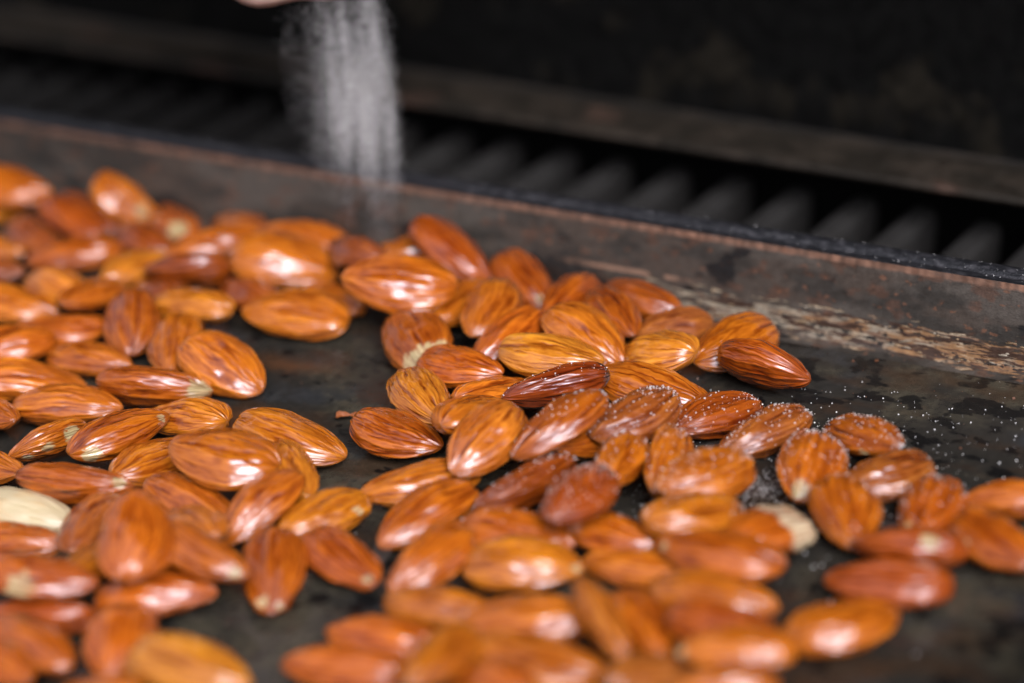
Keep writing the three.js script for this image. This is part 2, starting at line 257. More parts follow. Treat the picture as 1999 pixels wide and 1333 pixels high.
// x y z (mm)  yaw pitch roll (degrees)  length width thickness (mm)  tone  { s: salt, chip: bare patches [x, y, z, radius], ... }
const ALMONDS = [
  [-190.2, 11.5, -47.8, 15, -11, 16, 24.5, 14.9, 9.0, 'orange'],
  [-195.4, 4.2, -46.9, 58, 0, 0, 22.4, 13.2, 8.3, 'amber'],
  [-166.2, 6.8, -43.4, -13, -13, 0, 24.4, 11.2, 8.1, 'red'],
  [-168.0, 4.2, -53.0, -13, -11, 0, 24.3, 11.8, 7.6, 'dark'],
  [-172.4, 3.9, -35.7, -21, -6, 0, 24.2, 12.0, 7.6, 'brown'],
  [-158.2, 7.6, -58.2, 23, -40, 26, 20.9, 13.2, 8.0, 'orange', { chip: [[5.1,3.0,1.7,2.1]] }],
  [-142.0, 4.2, -43.9, 159, 0, 0, 24.7, 12.1, 8.4, 'dark'],
  [-140.7, 4.0, -56.8, 148, 3, 0, 24.3, 11.7, 7.6, 'orange', { chip: [[-7.7,2.9,-2.0,3.4]] }],
  [-115.9, 7.7, -41.8, -127, 0, 0, 26.4, 12.4, 8.3, 'red'],
  [-120.2, 4.6, -58.2, 165, -9, 0, 24.0, 11.8, 8.4, 'brown'],
  [-152.6, 4.5, -28.4, -143, 0, 0, 26.2, 12.5, 8.9, 'red'],
  [-176.2, 4.6, -20.6, 9, 7, 0, 24.1, 11.9, 8.3, 'amber'],
  [-167.9, 4.5, -10.7, 7, 7, 0, 24.1, 11.4, 7.9, 'brown'],
  [-130.1, 5.1, -26.5, -96, 7, 0, 24.2, 13.0, 8.4, 'gold'],
  [-114.3, 6.9, -28.1, -153, 0, 44, 23.8, 14.7, 8.3, 'dark', { e: 1 }],
  [-143.6, 4.1, -10.9, -12, 2, 0, 24.1, 11.5, 7.9, 'gold'],
  [-126.9, 7.9, -4.6, -88, 14, 0, 24.5, 13.8, 7.7, 'amber'],
  [-116.4, 4.2, -16.9, 158, -9, 0, 24.2, 12.0, 8.0, 'dark'],
  [-98.0, 7.8, -9.1, -175, -2, 0, 24.1, 11.9, 8.1, 'amber'],
  [-146.2, 4.6, 1.8, 6, -5, 0, 24.6, 14.1, 9.2, 'orange'],
  [-108.4, 6.8, 3.1, -52, -16, 18, 24.6, 15.2, 9.1, 'red'],
  [-127.1, 4.5, 10.0, -149, 0, 0, 25.7, 13.5, 8.9, 'amber'],
  [-129.2, 6.8, 25.6, -134, 0, -4, 24.8, 14.1, 8.4, 'orange'],
  [-108.0, 4.0, 19.5, 7, 0, 0, 24.1, 12.6, 7.8, 'amber'],
  [-90.6, 6.2, 7.5, -62, -9, 0, 24.4, 14.4, 9.7, 'orange'],
  [-72.2, 6.2, 13.2, -3, -20, 22, 24.5, 15.7, 9.5, 'amber', { gloss: 1 }],
  [-113.9, 5.1, 36.4, 35, -12, 0, 29.5, 13.5, 9.1, 'amber'],
  [-81.1, 6.4, 28.1, 22, -5, -44, 28.3, 15.5, 9.6, 'red', { e: 1,chip: [[12.0,-1.0,2.9,3.3]] }],
  [-96.2, 4.6, 42.3, 21, 0, 0, 27.5, 14.0, 9.2, 'amber', { chip: [[-7.0,-1.5,6.0,1.0]] }],
  [-112.0, 4.6, 53.3, -10, 11, 0, 24.2, 11.9, 7.5, 'orange'],
  [-66.5, 4.4, 35.8, -177, -8, 0, 24.3, 14.6, 8.6, 'amber'],
  [-89.1, 4.6, 57.9, -113, 0, 44, 20.7, 10.8, 7.3, 'amber', { e: 1,chip: [[-4.6,-1.2,-4.7,2.1],[1.8,-2.0,-4.1,1.4],[6.4,-2.3,-1.6,1.4]] }],
  [-71.9, 7.7, 52.4, 69, 0, 0, 26.4, 12.6, 9.3, 'orange', { chip: [[10.0,1.6,2.8,1.3],[-9.8,-0.1,4.6,2.3]] }],
  [-60.3, 5.2, 56.7, -96, 9, -6, 24.2, 14.9, 8.7, 'amber'],
  [-37.6, 12.3, 57.9, -165, 8, -14, 25.6, 17.0, 9.0, 'orange', { gloss: 1 }],
  [-67.4, 7.6, 73.8, 15, 0, -44, 28.2, 13.7, 9.1, 'red', { e: 1,chip: [[12.1,0.1,2.8,1.9]] }],
  [-72.6, 4.2, 84.5, 10, -7, 0, 24.3, 12.5, 8.2, 'white'],
  [-53.8, 5.9, 84.8, -77, 1, 0, 24.3, 12.3, 8.0, 'brown'],
  [-29.8, 17.0, 99.1, 119, 20, 12, 24.3, 15.4, 9.2, 'orange'],
  [-39.8, 4.8, 67.2, -4, -12, 0, 26.5, 13.0, 8.7, 'red'],
  [-67.0, 4.1, 95.2, 21, 0, 0, 23.6, 10.8, 8.1, 'orange'],
  [-18.0, 11.2, 91.4, -7, -11, 0, 24.4, 11.3, 8.4, 'red', { chip: [[10.3,1.2,1.8,1.4]] }],
  [-42.5, 6.1, 98.1, -72, 21, 0, 24.3, 12.3, 8.3, 'amber'],
  [-30.1, 5.8, 90.5, 101, -24, 0, 24.3, 11.7, 7.8, 'dark'],
  [-41.3, 12.6, 114.3, 17, -5, 0, 24.4, 13.3, 8.1, 'orange', { chip: [[-2.3,1.0,6.4,3.2]] }],
  [-41.2, 5.3, 118.3, -155, 0, 44, 25.1, 12.3, 8.3, 'red', { e: 1 }],
  [-22.4, 5.7, 102.9, 33, 0, 0, 25.3, 13.0, 8.3, 'orange'],
  [-32.9, 7.3, 129.1, -11, -4, 0, 24.6, 12.8, 8.1, 'orange'],
  [-17.8, 7.2, 121.2, -58, 1, -4, 24.2, 14.8, 9.7, 'orange'],
  [3.8, 9.1, 125.2, -1, -1, 0, 28.1, 15.2, 9.7, 'gold'],
  [-32.5, 9.0, 140.2, -13, 6, 0, 24.2, 11.5, 8.4, 'orange'],
  [-10.8, 5.8, 136.1, 174, -19, 0, 24.3, 12.0, 8.3, 'amber'],
  [-94.4, 4.6, 72.1, -11, 10, 0, 24.4, 11.6, 7.5, 'orange'],
  [-30.8, 7.8, 79.2, 157, -12, 0, 24.3, 12.3, 7.9, 'gold'],
  [-95.8, 6.3, -56.0, -173, 6, 0, 28.0, 13.2, 9.1, 'amber'],
  [-92.2, 6.3, -40.7, 26, -13, 26, 28.4, 17.0, 10.4, 'amber', { gloss: 1,chip: [[-8.1,-2.0,7.7,2.0]] }],
  [-73.3, 5.5, -18.3, -164, 3, -10, 28.4, 16.9, 10.3, 'amber', { gloss: 1 }],
  [-93.6, 4.0, -25.6, 163, -4, 0, 24.2, 11.2, 8.0, 'dark'],
  [-72.1, 3.7, -33.7, 161, -3, 0, 24.2, 12.7, 7.4, 'orange'],
  [-74.1, 10.3, -47.4, 157, -7, 0, 24.4, 10.9, 7.9, 'brown'],
  [-63.3, 7.8, -56.9, -142, 0, -4, 20.9, 12.4, 7.9, 'amber'],
  [-48.9, 13.8, -29.7, -151, 9, -30, 28.8, 16.9, 10.4, 'orange', { gloss: 1 }],
  [-49.6, 11.2, -55.1, -12, -24, 0, 27.7, 13.5, 9.0, 'red'],
  [-37.5, 6.0, -16.2, 144, 9, -22, 24.6, 16.5, 9.7, 'red', { chip: [[-10.6,2.2,-2.9,3.2],[-11.2,2.3,1.2,3.5],[-10.0,1.5,4.8,2.2]] }],
  [-29.0, 5.7, -56.6, -29, -17, 0, 24.5, 13.6, 8.0, 'red', { chip: [[9.4,1.9,1.7,1.3]] }],
  [-37.8, 5.4, -39.6, -98, -2, 0, 24.6, 14.4, 8.3, 'amber'],
  [-26.4, 8.7, -33.5, -77, -8, 0, 24.7, 14.3, 8.7, 'amber'],
  [-14.9, 7.2, -24.4, -100, -9, 0, 24.5, 13.1, 8.4, 'orange'],
  [-14.4, 5.5, -51.8, -88, 1, 0, 24.1, 12.4, 8.0, 'red'],
  [3.1, 7.8, -44.8, -41, -4, 0, 24.7, 12.2, 7.6, 'red'],
  [3.1, 4.8, -57.8, -7, -1, 0, 24.6, 13.1, 9.5, 'dark', { gloss: 1 }],
  [16.9, 4.2, -47.9, -132, 0, -16, 20.7, 12.4, 8.0, 'brown', { m: 1 }],
  [3.3, 8.1, -29.6, -13, -20, 8, 24.4, 14.9, 9.7, 'amber'],
  [2.0, 9.7, -16.1, 11, -3, 2, 25.7, 15.9, 9.4, 'gold'],
  [20.7, 5.5, -32.9, 168, -17, -14, 24.1, 15.2, 9.0, 'gold'],
  [27.5, 5.0, -17.8, 1, -6, 0, 28.3, 15.9, 10.0, 'amber'],
  [11.0, 9.8, -2.3, -131, 0, 44, 25.9, 14.5, 9.0, 'burnt', { s: 0.25,gloss: 1,e: 1 }],
  [-3.4, 6.8, 0.3, 70, -13, 0, 24.1, 11.1, 8.0, 'amber'],
  [-17.0, 7.5, -6.7, -5, 4, 0, 24.0, 14.8, 9.0, 'orange'],
  [-17.9, 6.6, 8.6, -36, -5, 0, 24.3, 13.8, 8.7, 'gold'],
  [1.2, 9.5, 16.5, 82, -15, 0, 24.2, 13.5, 8.8, 'amber'],
  [10.6, 10.9, 27.8, -96, -12, -30, 24.3, 14.0, 8.8, 'gold', { gloss: 1 }],
  [24.9, 13.7, 20.2, -117, -16, 0, 25.7, 12.5, 8.0, 'red', { s: 0.35 }],
  [34.3, 10.2, 4.0, -112, -4, -10, 24.3, 14.2, 9.3, 'brown', { s: 0.8 }],
  [24.7, 5.6, 10.8, -93, 18, 0, 24.1, 12.0, 8.1, 'amber'],
  [46.7, 4.5, -11.9, -116, 5, 0, 24.2, 14.6, 8.5, 'dark', { s: 0.8 }],
  [59.8, 4.5, -9.1, -116, -4, 0, 24.4, 12.0, 8.9, 'brown', { s: 0.7 }],
  [40.9, 9.7, 22.8, -75, 5, 0, 24.1, 11.7, 8.4, 'orange', { s: 0.3 }],
  [49.4, 8.0, 16.6, -76, -3, -60, 24.5, 12.9, 8.8, 'amber', { s: 0.45 }],
  [60.3, 9.4, 20.6, -117, 4, -18, 24.3, 14.3, 8.6, 'amber', { s: 0.7 }],
  [65.1, 8.6, 34.7, 60, -11, 0, 24.3, 14.7, 9.2, 'amber', { s: 0.15 }],
  [34.5, 5.2, -44.9, -114, -3, -24, 24.6, 14.9, 9.2, 'orange'],
  [47.9, 6.6, -34.1, -7, -1, -52, 24.6, 15.1, 9.5, 'red', { e: 1 }],
  [75.8, 4.8, 1.9, -75, -7, -10, 24.3, 15.0, 9.2, 'red', { s: 1,chip: [[10.3,1.9,0.7,1.9]] }],
  [81.0, 4.7, -15.5, -27, 11, 0, 24.3, 13.1, 7.8, 'red', { s: 0.8,chip: [[5.2,-1.1,5.1,1.0]] }],
  [91.7, 4.3, -2.5, -131, 0, -12, 21.6, 13.9, 8.1, 'brown', { s: 0.1 }],
  [90.6, 4.9, 17.1, -57, -7, -8, 24.3, 15.0, 9.5, 'orange', { s: 0.3 }],
  [104.9, 4.7, 7.8, -80, 1, -4, 24.2, 14.4, 9.3, 'red', { s: 0.4,chip: [[10.4,0.8,2.6,1.6]] }],
  [120.0, 3.9, -2.3, -161, 0, 0, 21.7, 10.7, 7.8, 'amber'],
  [122.8, 4.7, 14.5, -32, 1, 0, 24.1, 13.1, 9.1, 'orange', { chip: [[-0.4,1.3,6.2,1.0]] }],
  [108.2, 5.2, 24.6, -164, 0, 44, 24.0, 12.1, 8.2, 'red', { e: 1,chip: [[-4.5,-0.1,-5.8,1.8]] }],
  [109.3, 4.4, 37.7, -162, 0, 0, 25.7, 13.2, 8.6, 'red'],
  [107.3, 4.2, 54.9, 50, 0, 0, 23.8, 14.6, 8.3, 'orange'],
  [79.7, 5.8, 31.1, -104, 17, -2, 24.3, 15.7, 8.7, 'orange', { peel: 1 }],
  [77.8, 9.6, 48.1, -176, 1, 0, 27.9, 13.6, 9.1, 'orange', { chip: [[11.0,1.1,-3.1,1.0]] }],
  [61.8, 3.9, 51.5, -174, 0, 0, 26.5, 12.0, 7.8, 'amber'],
  [82.1, 6.7, 59.2, 5, 0, 0, 26.7, 13.1, 8.4, 'amber'],
  [90.0, 8.7, 69.9, -3, 0, 0, 25.1, 12.5, 8.4, 'red'],
  [97.0, 10.5, 79.8, -154, 0, 0, 22.6, 11.4, 7.5, 'orange', { chip: [[10.3,0.9,-1.1,1.0]] }],
  [98.9, 8.8, 89.6, -147, 0, 0, 21.2, 9.8, 6.9, 'orange'],
  [82.7, 6.1, 88.4, -107, 21, 0, 24.3, 12.9, 8.3, 'brown'],
  [68.9, 10.3, 79.9, -40, -10, -68, 24.4, 12.0, 7.2, 'gold', { e: 1 }],
  [70.6, 3.8, 69.5, -39, 0, 0, 24.1, 13.6, 7.6, 'orange'],
  [50.3, 4.0, 42.6, 0, 0, 0, 22.0, 12.4, 7.8, 'orange', { s: 0.1 }],
  [31.9, 4.6, 51.4, 7, 0, 0, 26.7, 15.0, 9.1, 'orange', { s: 0.1 }],
  [40.7, 5.7, 62.9, 21, 0, 8, 25.2, 15.7, 9.7, 'amber', { gloss: 1,chip: [[11.2,1.5,1.5,1.2]] }],
  [43.5, 13.6, 44.6, -87, 2, 0, 24.2, 13.9, 8.5, 'red', { s: 0.7 }],
  [23.7, 6.0, 34.2, -110, -1, 44, 27.3, 14.3, 9.3, 'dark', { s: 0.6,e: 1 }],
  [-36.7, 5.2, 34.9, 3, -10, 0, 28.4, 15.7, 9.9, 'amber'],
  [-15.7, 5.2, 23.0, -4, -4, 0, 24.5, 15.1, 8.4, 'red'],
  [0.6, 4.3, 39.5, -133, 0, 0, 26.9, 13.5, 8.5, 'amber', { chip: [[-10.4,2.1,-3.4,1.7]] }],
  [10.2, 4.5, 51.9, -104, -4, 0, 27.7, 13.5, 8.9, 'orange'],
  [22.0, 6.6, 69.1, -99, -7, 0, 24.4, 13.1, 8.6, 'orange'],
  [-26.3, 6.7, 49.3, -36, -5, 0, 24.3, 12.7, 7.9, 'gold'],
  [-21.9, 7.1, 66.3, -101, -16, 0, 24.4, 12.6, 8.0, 'amber'],
  [-10.6, 4.4, 60.9, -109, 0, 0, 23.5, 13.9, 8.7, 'amber', { chip: [[-5.9,1.8,-5.7,1.2]] }],
  [-6.7, 4.9, 83.9, -59, -14, 0, 24.2, 14.0, 8.8, 'red', { chip: [[9.9,1.8,1.7,1.3],[10.8,1.0,-1.8,0.9]] }],
  [3.3, 4.8, 73.4, -22, -6, 0, 24.4, 12.8, 7.9, 'red', { chip: [[10.6,1.4,1.0,1.3]] }],
  [31.8, 4.3, 81.4, 10, 0, 0, 23.8, 10.8, 8.0, 'amber'],
  [26.6, 4.1, 94.4, -169, 0, 0, 23.9, 11.5, 8.2, 'orange'],
  [26.3, 4.3, 107.0, -163, 0, 0, 25.4, 11.4, 8.6, 'orange'],
  [47.0, 10.8, 104.3, -88, 4, 0, 24.3, 11.3, 8.2, 'amber'],
  [51.7, 5.9, 79.8, -154, 0, 0, 26.2, 13.0, 8.3, 'amber'],
  [60.6, 5.0, 91.1, 10, -5, 0, 28.4, 16.0, 9.3, 'gold'],
  [57.4, 7.7, 104.5, 163, -21, 0, 24.1, 11.9, 7.9, 'orange'],
];
// four veined skins: long furrows from base to tip, darker than the ridges between them
const VEINS = [0, 1, 2, 3].map((v) => {
  const n = 512, q = [3.3, 4.1, 4.8, 3.7][v], map = new Uint8Array(n * n * 4), bump = new Uint8Array(n * n * 4);
  for (let j = 0; j < n; j++) for (let i = 0; i < n; i++) {
    const a = i / n * 2 * Math.PI, t = -Math.cos(Math.PI * (j + 0.5) / n), w = 0.22 * noise(Math.cos(a) * 1.5, Math.sin(a) * 1.5, t * 1.6 + v * 9) + 0.10 * noise(Math.cos(a) * 6, Math.sin(a) * 6, t * 7 + v), c = Math.cos(a + w * 0.5), s = Math.sin(a + w * 0.5);
    const f1 = noise(c * q, s * q, t * 0.55 + v * 17), f2 = noise(c * q * 1.9, s * q * 1.9, t * 1.3 + v * 23), f3 = fbm(c * 14, s * 14, t * 6 + v, 3);
    const furrow = Math.max(Math.pow(clamp(1 - Math.abs(f1) * 4.6), 1.5), 0.36 * Math.pow(clamp(1 - Math.abs(f2) * 4.5), 1.7)) * smooth(-0.35, 0.15, fbm(c * 1.6, s * 1.6, t * 2 + v * 5, 2) + 0.06);
    const k = clamp(0.95 - 0.60 * furrow + 0.42 * f3 + 0.18 * f2), p = (j * n + i) * 4;
    map[p] = toSRGB(clamp(k)); map[p + 1] = toSRGB(clamp(Math.pow(k, 1.45))); map[p + 2] = toSRGB(clamp(Math.pow(k, 1.6))); map[p + 3] = 255;
    bump[p] = bump[p + 1] = bump[p + 2] = clamp(0.6 - 0.42 * furrow + 0.3 * f2 + 0.28 * f3) * 255; bump[p + 3] = 255;
  }
  const tex = (d, c) => { const t = new THREE.DataTexture(d, n, n); t.magFilter = THREE.LinearFilter; t.wrapS = THREE.RepeatWrapping; if (c) t.colorSpace = THREE.SRGBColorSpace; t.needsUpdate = true; return t; };
  return { map: tex(map, true), bumpMap: tex(bump), relief: (u, t) => bump[(Math.min(n - 1, Math.floor(t * n)) * n + Math.floor((u - Math.floor(u)) * n)) * 4] / 255 };
});
const oilRough = (() => { // wet and drier patches of the oil film
  const n = 256, d = new Uint8Array(n * n * 4);
  for (let j = 0; j < n; j++) for (let i = 0; i < n; i++) {
    const a = i / n * 2 * Math.PI, c = Math.cos(a), s = Math.sin(a), t = j / n, k = (j * n + i) * 4;
    d[k] = d[k + 1] = d[k + 2] = clamp(0.62 + 0.9 * fbm(c * 2.2, s * 2.2, t * 4 + 3, 4) + 0.3 * fbm(c * 9, s * 9, t * 9, 2)) * 255; d[k + 3] = 255;
  }
  const t = new THREE.DataTexture(d, n, n); t.magFilter = THREE.LinearFilter; t.wrapS = THREE.RepeatWrapping; t.needsUpdate = true; return t;
})();
const skin = (coat, coatRough, rough, bump, spec) => VEINS.map((v) => new THREE.MeshPhysicalMaterial({ vertexColors: true, map: v.map, bumpMap: v.bumpMap, roughness: rough, roughnessMap: oilRough, bumpScale: bump, clearcoat: coat, clearcoatRoughness: coatRough, ior: 1.62, specularIntensity: spec }));
const SKIN = { wet: skin(1, 0.03, 0.2, 0.00018, 0.45), oily: skin(0.9, 0.06, 0.26, 0.00022, 0.4), salted: skin(0.5, 0.1, 0.28, 0.0003, 0.4), matte: skin(0, 0.5, 0.75, 0.00025, 0.3), bare: [new THREE.MeshPhysicalMaterial({ vertexColors: true, bumpMap: VEINS[1].bumpMap, bumpScale: 0.00018, roughness: 0.5, clearcoat: 0.5, clearcoatRoughness: 0.3 })] };
function profile(t, tipPow, basePow, c) {
  const s = t > c ? (t - c) / (1 - c) : (c - t) / (1 + c), b = Math.max(0, 1 - s * s);
  return Math.pow(b, t > c ? tipPow : basePow);
}
const NU = 116, NV = 60;
function almondGeometry(L, W, T, tone, o, id, veins) {
  const pos = [], uvs = [], col = [], idx = [], turnU = rnd();
  const tipPow = 0.55 + rnd() * 0.19, basePow = 0.40 + rnd() * 0.08, c0 = -0.08 - rnd() * 0.13, bow = (rnd() - 0.5) * 0.2 * W, sag = (rnd() - 0.5) * 0.16 * T;
  const f = 3.4 + rnd() * 1.6, oz = id * 13.7, amp = (tone === 'white' ? 0.14 : o.m ? 0.26 : 0.26 + rnd() * 0.2), contrast = tone === 'white' ? 0 : 0.75 + rnd() * 0.5;
  const base = TONES[tone], warm = 0.88 + rnd() * 0.26, shift = 1 + (rnd() - 0.5) * 0.22;
  for (let j = 0; j <= NV; j++) {
    const t = -Math.cos(Math.PI * j / NV);
    for (let i = 0; i <= NU; i++) {
      const a = (i % NU) / NU * 2 * Math.PI, ca = Math.cos(a), sa = Math.sin(a), r = profile(t, tipPow, basePow, c0), rt = profile(t, tipPow * 1.05, basePow * 1.15, c0 - 0.03);
      // long veins that run from base to tip and close up at both ends
      const wob = noise(ca * 1.3, sa * 1.3, t * 1.8 + oz) * 0.25, q = f * (0.9 + 0.12 * t);
      const vein = fbm((ca + wob * -sa * 0.35) * q, (sa + wob * ca * 0.35) * q, t * 0.6 + oz, 3), broad = fbm(ca * 1.4, sa * 1.4, t * 1.6 + oz + 50, 2);
      const ridge = Math.pow(clamp(1 - Math.abs(vein) * 3.4), 2);                 // thin dark furrows where the noise crosses zero
      const end = smooth(0, 0.35, r);
      const disp = end * (amp * (vein * 1.6 - ridge * 0.55) + broad * 1.05 + (tone === 'white' ? 0.12 : 0.3) * (veins.relief(i / NU + turnU, j / NV) - 0.6));
      let x = t * L / 2, z = ca * (r * W / 2 + disp) + bow * (1 - t * t), y = Math.sign(sa) * Math.pow(Math.abs(sa), 1.12) * (rt * T / 2 + disp) + sag * (1 - t * t);
      let k = warm * (1 + contrast * (vein * 0.45 - ridge * 0.15 * end) + broad * 0.45 + 0.22 * fbm(ca * 9, sa * 9, t * 7 + oz, 2));
      k = Math.max(0.22, k);
      let c = [base[0] * k, base[1] * k * k * shift / (0.4 + 0.6 * k), base[2] * k];
      if (tone === 'white') { const w = 1 + 0.10 * broad + 0.06 * fbm(ca * 6, sa * 6, t * 3, 2); c = lerp3([base[0] * w, base[1] * w, base[2] * w * (1 + 0.2 * broad)], [0.42, 0.27, 0.11], smooth(0.05, 0.35, broad + 0.7 * fbm(ca * 4, sa * 4, t * 2, 3)) * 0.6); }
      if (tone === 'burnt') c = lerp3(c, [0.012, 0.007, 0.006], smooth(0.75, 0.95, -t + 0.3 * broad));
      // bare kernel where the skin has flaked off
      for (const [px, py, pz, pr] of o.chip ?? []) {
        const d = Math.hypot(x - px, y - py, z - pz) / pr, e = d + 0.9 * fbm(x * 0.9, y * 0.9, z * 0.9 + oz, 3);
        const m = smooth(1.05, 0.86, e); if (m > 0) { c = lerp3(c, [KERNEL[0] * (0.92 + broad * 0.3), KERNEL[1] * 0.95, KERNEL[2] * 0.9], m); y -= m * 0.15 * Math.sign(sa); }
      }
      if (o.cut) { // broken across the base: a pale slanted face
        const lim = -L * 0.35 - y * 0.95 - z * 0.12; if (x < lim) { const over = lim - x; x = lim - over * 0.06 - 0.35 * fbm(y * 0.5, z * 0.5, 4, 3); c = lerp3(c, [KERNEL[0], KERNEL[1] * 1.05, KERNEL[2] * 1.05], smooth(0.1, 0.5, over)); }
      }
      if (o.peel) { const m = smooth(0.6, -0.2, x + L * 0.05 - y * 0.2 + 3.2 * fbm(x * 0.28, y * 0.4, z * 0.28 + 3, 3) - Math.max(0, -z) * 0.25); c = lerp3(c, [0.60, 0.47, 0.28], m); }
      pos.push(x * MM, y * MM, z * MM); uvs.push(i / NU + turnU, j / NV); col.push(clamp(c[0]), clamp(c[1]), clamp(c[2]));
    }
  }
  const n = NU + 1;
  for (let j = 0; j < NV; j++) for (let i = 0; i < NU; i++) { const p = j * n + i, s = p + n; if (j > 0) idx.push(p, s, p + 1); if (j < NV - 1) idx.push(p + 1, s, s + 1); }
  const g = new THREE.BufferGeometry();
  g.setAttribute('position', new THREE.Float32BufferAttribute(pos, 3)); g.setAttribute('uv', new THREE.Float32BufferAttribute(uvs, 2)); g.setAttribute('color', new THREE.Float32BufferAttribute(col, 3));
  g.setIndex(idx); g.computeVertexNormals();
  const N = g.attributes.normal, v = new THREE.Vector3();
  for (let j = 0; j <= NV; j++) { const p = j * n, q = p + NU; v.set(N.getX(p) + N.getX(q), N.getY(p) + N.getY(q), N.getZ(p) + N.getZ(q)).normalize(); if (j === 0 || j === NV) { v.set(j ? 1 : -1, 0, 0); for (let i = 0; i <= NU; i++) N.setXYZ(p + i, v.x, v.y, v.z); } N.setXYZ(p, v.x, v.y, v.z); N.setXYZ(q, v.x, v.y, v.z); }
  return g;
}
const TONE_WORD = { gold: 'golden', amber: 'amber', orange: 'orange brown', red: 'reddish brown', brown: 'dull brown', dark: 'dark mahogany', burnt: 'blackened', white: 'skinless cream' };
const almondMeshes = [], nutsByLabel = {};
ALMONDS.forEach(([x, y, z, yaw, pitch, roll, L, W, T, tone, o = {}], id) => {
  const variant = Math.floor(rnd() * 97) % VEINS.length, g = almondGeometry(L, W, T, tone, o, id, VEINS[variant]);
  const mat = tone === 'white' ? SKIN.bare : o.m ? SKIN.matte : o.s >= 0.3 ? SKIN.salted : o.gloss || rnd() < 0.25 ? SKIN.wet : SKIN.oily;
  const m = put('almond', g, mat[variant % mat.length]);
  m.position.set(x * MM, y * MM, z * MM);
  m.rotation.set(roll * Math.PI / 180, yaw * Math.PI / 180, pitch * Math.PI / 180, 'YZX');
  // which one: tone, finish, pose, where the point faces and how far from the back wall
  const pose = Math.abs(pitch) > 14 ? (pitch > 0 ? 'tip raised' : 'tip lowered') : o.e ? 'on edge' : y > 7.4 ? 'atop others' : 'lying flat';
  const dir = ['tip facing the corner', 'tip facing the wall', 'tip away from corner', 'tip away from wall'][((Math.round(yaw / 90) % 4) + 4) % 4];
  const row = z < -45 ? 'against back wall' : z < -15 ? 'near back wall' : z < 20 ? 'mid tray' : z < 60 ? 'past mid tray' : 'far from wall';
  const special = o.cut ? ' broken across' : o.peel ? ' half peeled' : o.chip ? (o.chip.length > 1 ? ' with bare patches' : ' with bare patch') : o.s >= 0.6 ? ' thickly salted' : o.s ? ' lightly salted' : o.m ? ' without gloss' : o.gloss ? ' very shiny' : '';
  m.userData = { label: `${TONE_WORD[tone]} almond${special}, ${pose}, ${dir}, ${row}`, category: 'almond', group: 'almonds spread on the tray' };
  almondMeshes.push(m); (nutsByLabel[m.userData.label] ??= []).push(m);
});
// where two still read alike, name the neighbour that tells them apart
for (const [label, same] of Object.entries(nutsByLabel)) if (same.length > 1) for (const m of same) {
  let best = null, bd = 1;
  for (const n of almondMeshes) { const d = n === m ? 1 : n.position.distanceTo(m.position); if (d < bd) { bd = d; best = n; } }
  const words = best.userData.label.split(' almond')[0], longer = `${label}, beside ${words} one`;
  if (longer.split(' ').length <= 16) m.userData.label = longer;
}

// ------------------------------------------------------------------ loose skin flakes
{
  const flake = (x, z, len, wid, yaw, label) => {
    const g = new THREE.PlaneGeometry(len, wid, 16, 8); g.rotateX(-Math.PI / 2);
    const p = g.attributes.position;
    for (let i = 0; i < p.count; i++) { const u = p.getX(i) / len, v = p.getZ(i) / wid; p.setXYZ(i, p.getX(i) + 0.5 * noise(v * 4, 3, len), 0.9 + 1.6 * v * v + 0.7 * noise(u * 4, v * 3, len) + (u + 0.5) * 0.5, p.getZ(i) * (0.45 + 0.55 * smooth(0.35, -0.35, u)) + 0.5 * noise(u * 6, 1, len)); }
    const q = g.clone(), pq = q.attributes.position; for (let i = 0; i < pq.count; i++) pq.setY(i, pq.getY(i) - 0.12); // underside
    g.scale(MM, MM, MM); g.computeVertexNormals();
    const m = put('skin_flake', g, new THREE.MeshPhysicalMaterial({ color: new THREE.Color().setRGB(0.24, 0.065, 0.012), roughness: 0.45, clearcoat: 0.6, clearcoatRoughness: 0.2, side: THREE.DoubleSide }));
    m.position.set(x * MM, 0, z * MM); m.rotation.y = yaw; m.userData = { label, category: 'flake', group: 'loose almond skins' };
  };
  flake(-36, 15, 5.2, 2.6, 0.3, 'curled orange flake of skin lying beside a lone reddish almond');
  flake(4, 14.5, 4.5, 2.4, -0.4, 'small dark flake of skin caught among the piled almonds');
}

// ------------------------------------------------------------------ salt
const saltMat = new THREE.MeshPhysicalMaterial({ color: new THREE.Color().setRGB(0.66, 0.64, 0.60), roughness: 0.35 });
const grain = new RoundedBoxGeometry(1, 1, 1, 1, 0.12);
function grains(name, list, label) { // list of [x, y, z, size] in mm
  const m = new THREE.InstancedMesh(grain, saltMat, list.length), M4 = new THREE.Matrix4(), e = new THREE.Euler(), q = new THREE.Quaternion(), p = new THREE.Vector3(), s = new THREE.Vector3();
  list.forEach(([x, y, z, d], i) => { e.set(rnd() * 6, rnd() * 6, rnd() * 6); q.setFromEuler(e); p.set(x * MM, y * MM, z * MM); s.set(d * MM * (0.8 + 0.4 * rnd()), d * MM * (0.8 + 0.4 * rnd()), d * MM * (0.8 + 0.4 * rnd())); M4.compose(p, q, s); m.setMatrixAt(i, M4); });
  m.name = name; m.castShadow = m.receiveShadow = true; m.userData = { kind: 'stuff', label, category: 'salt' }; scene.add(m); return m;
}
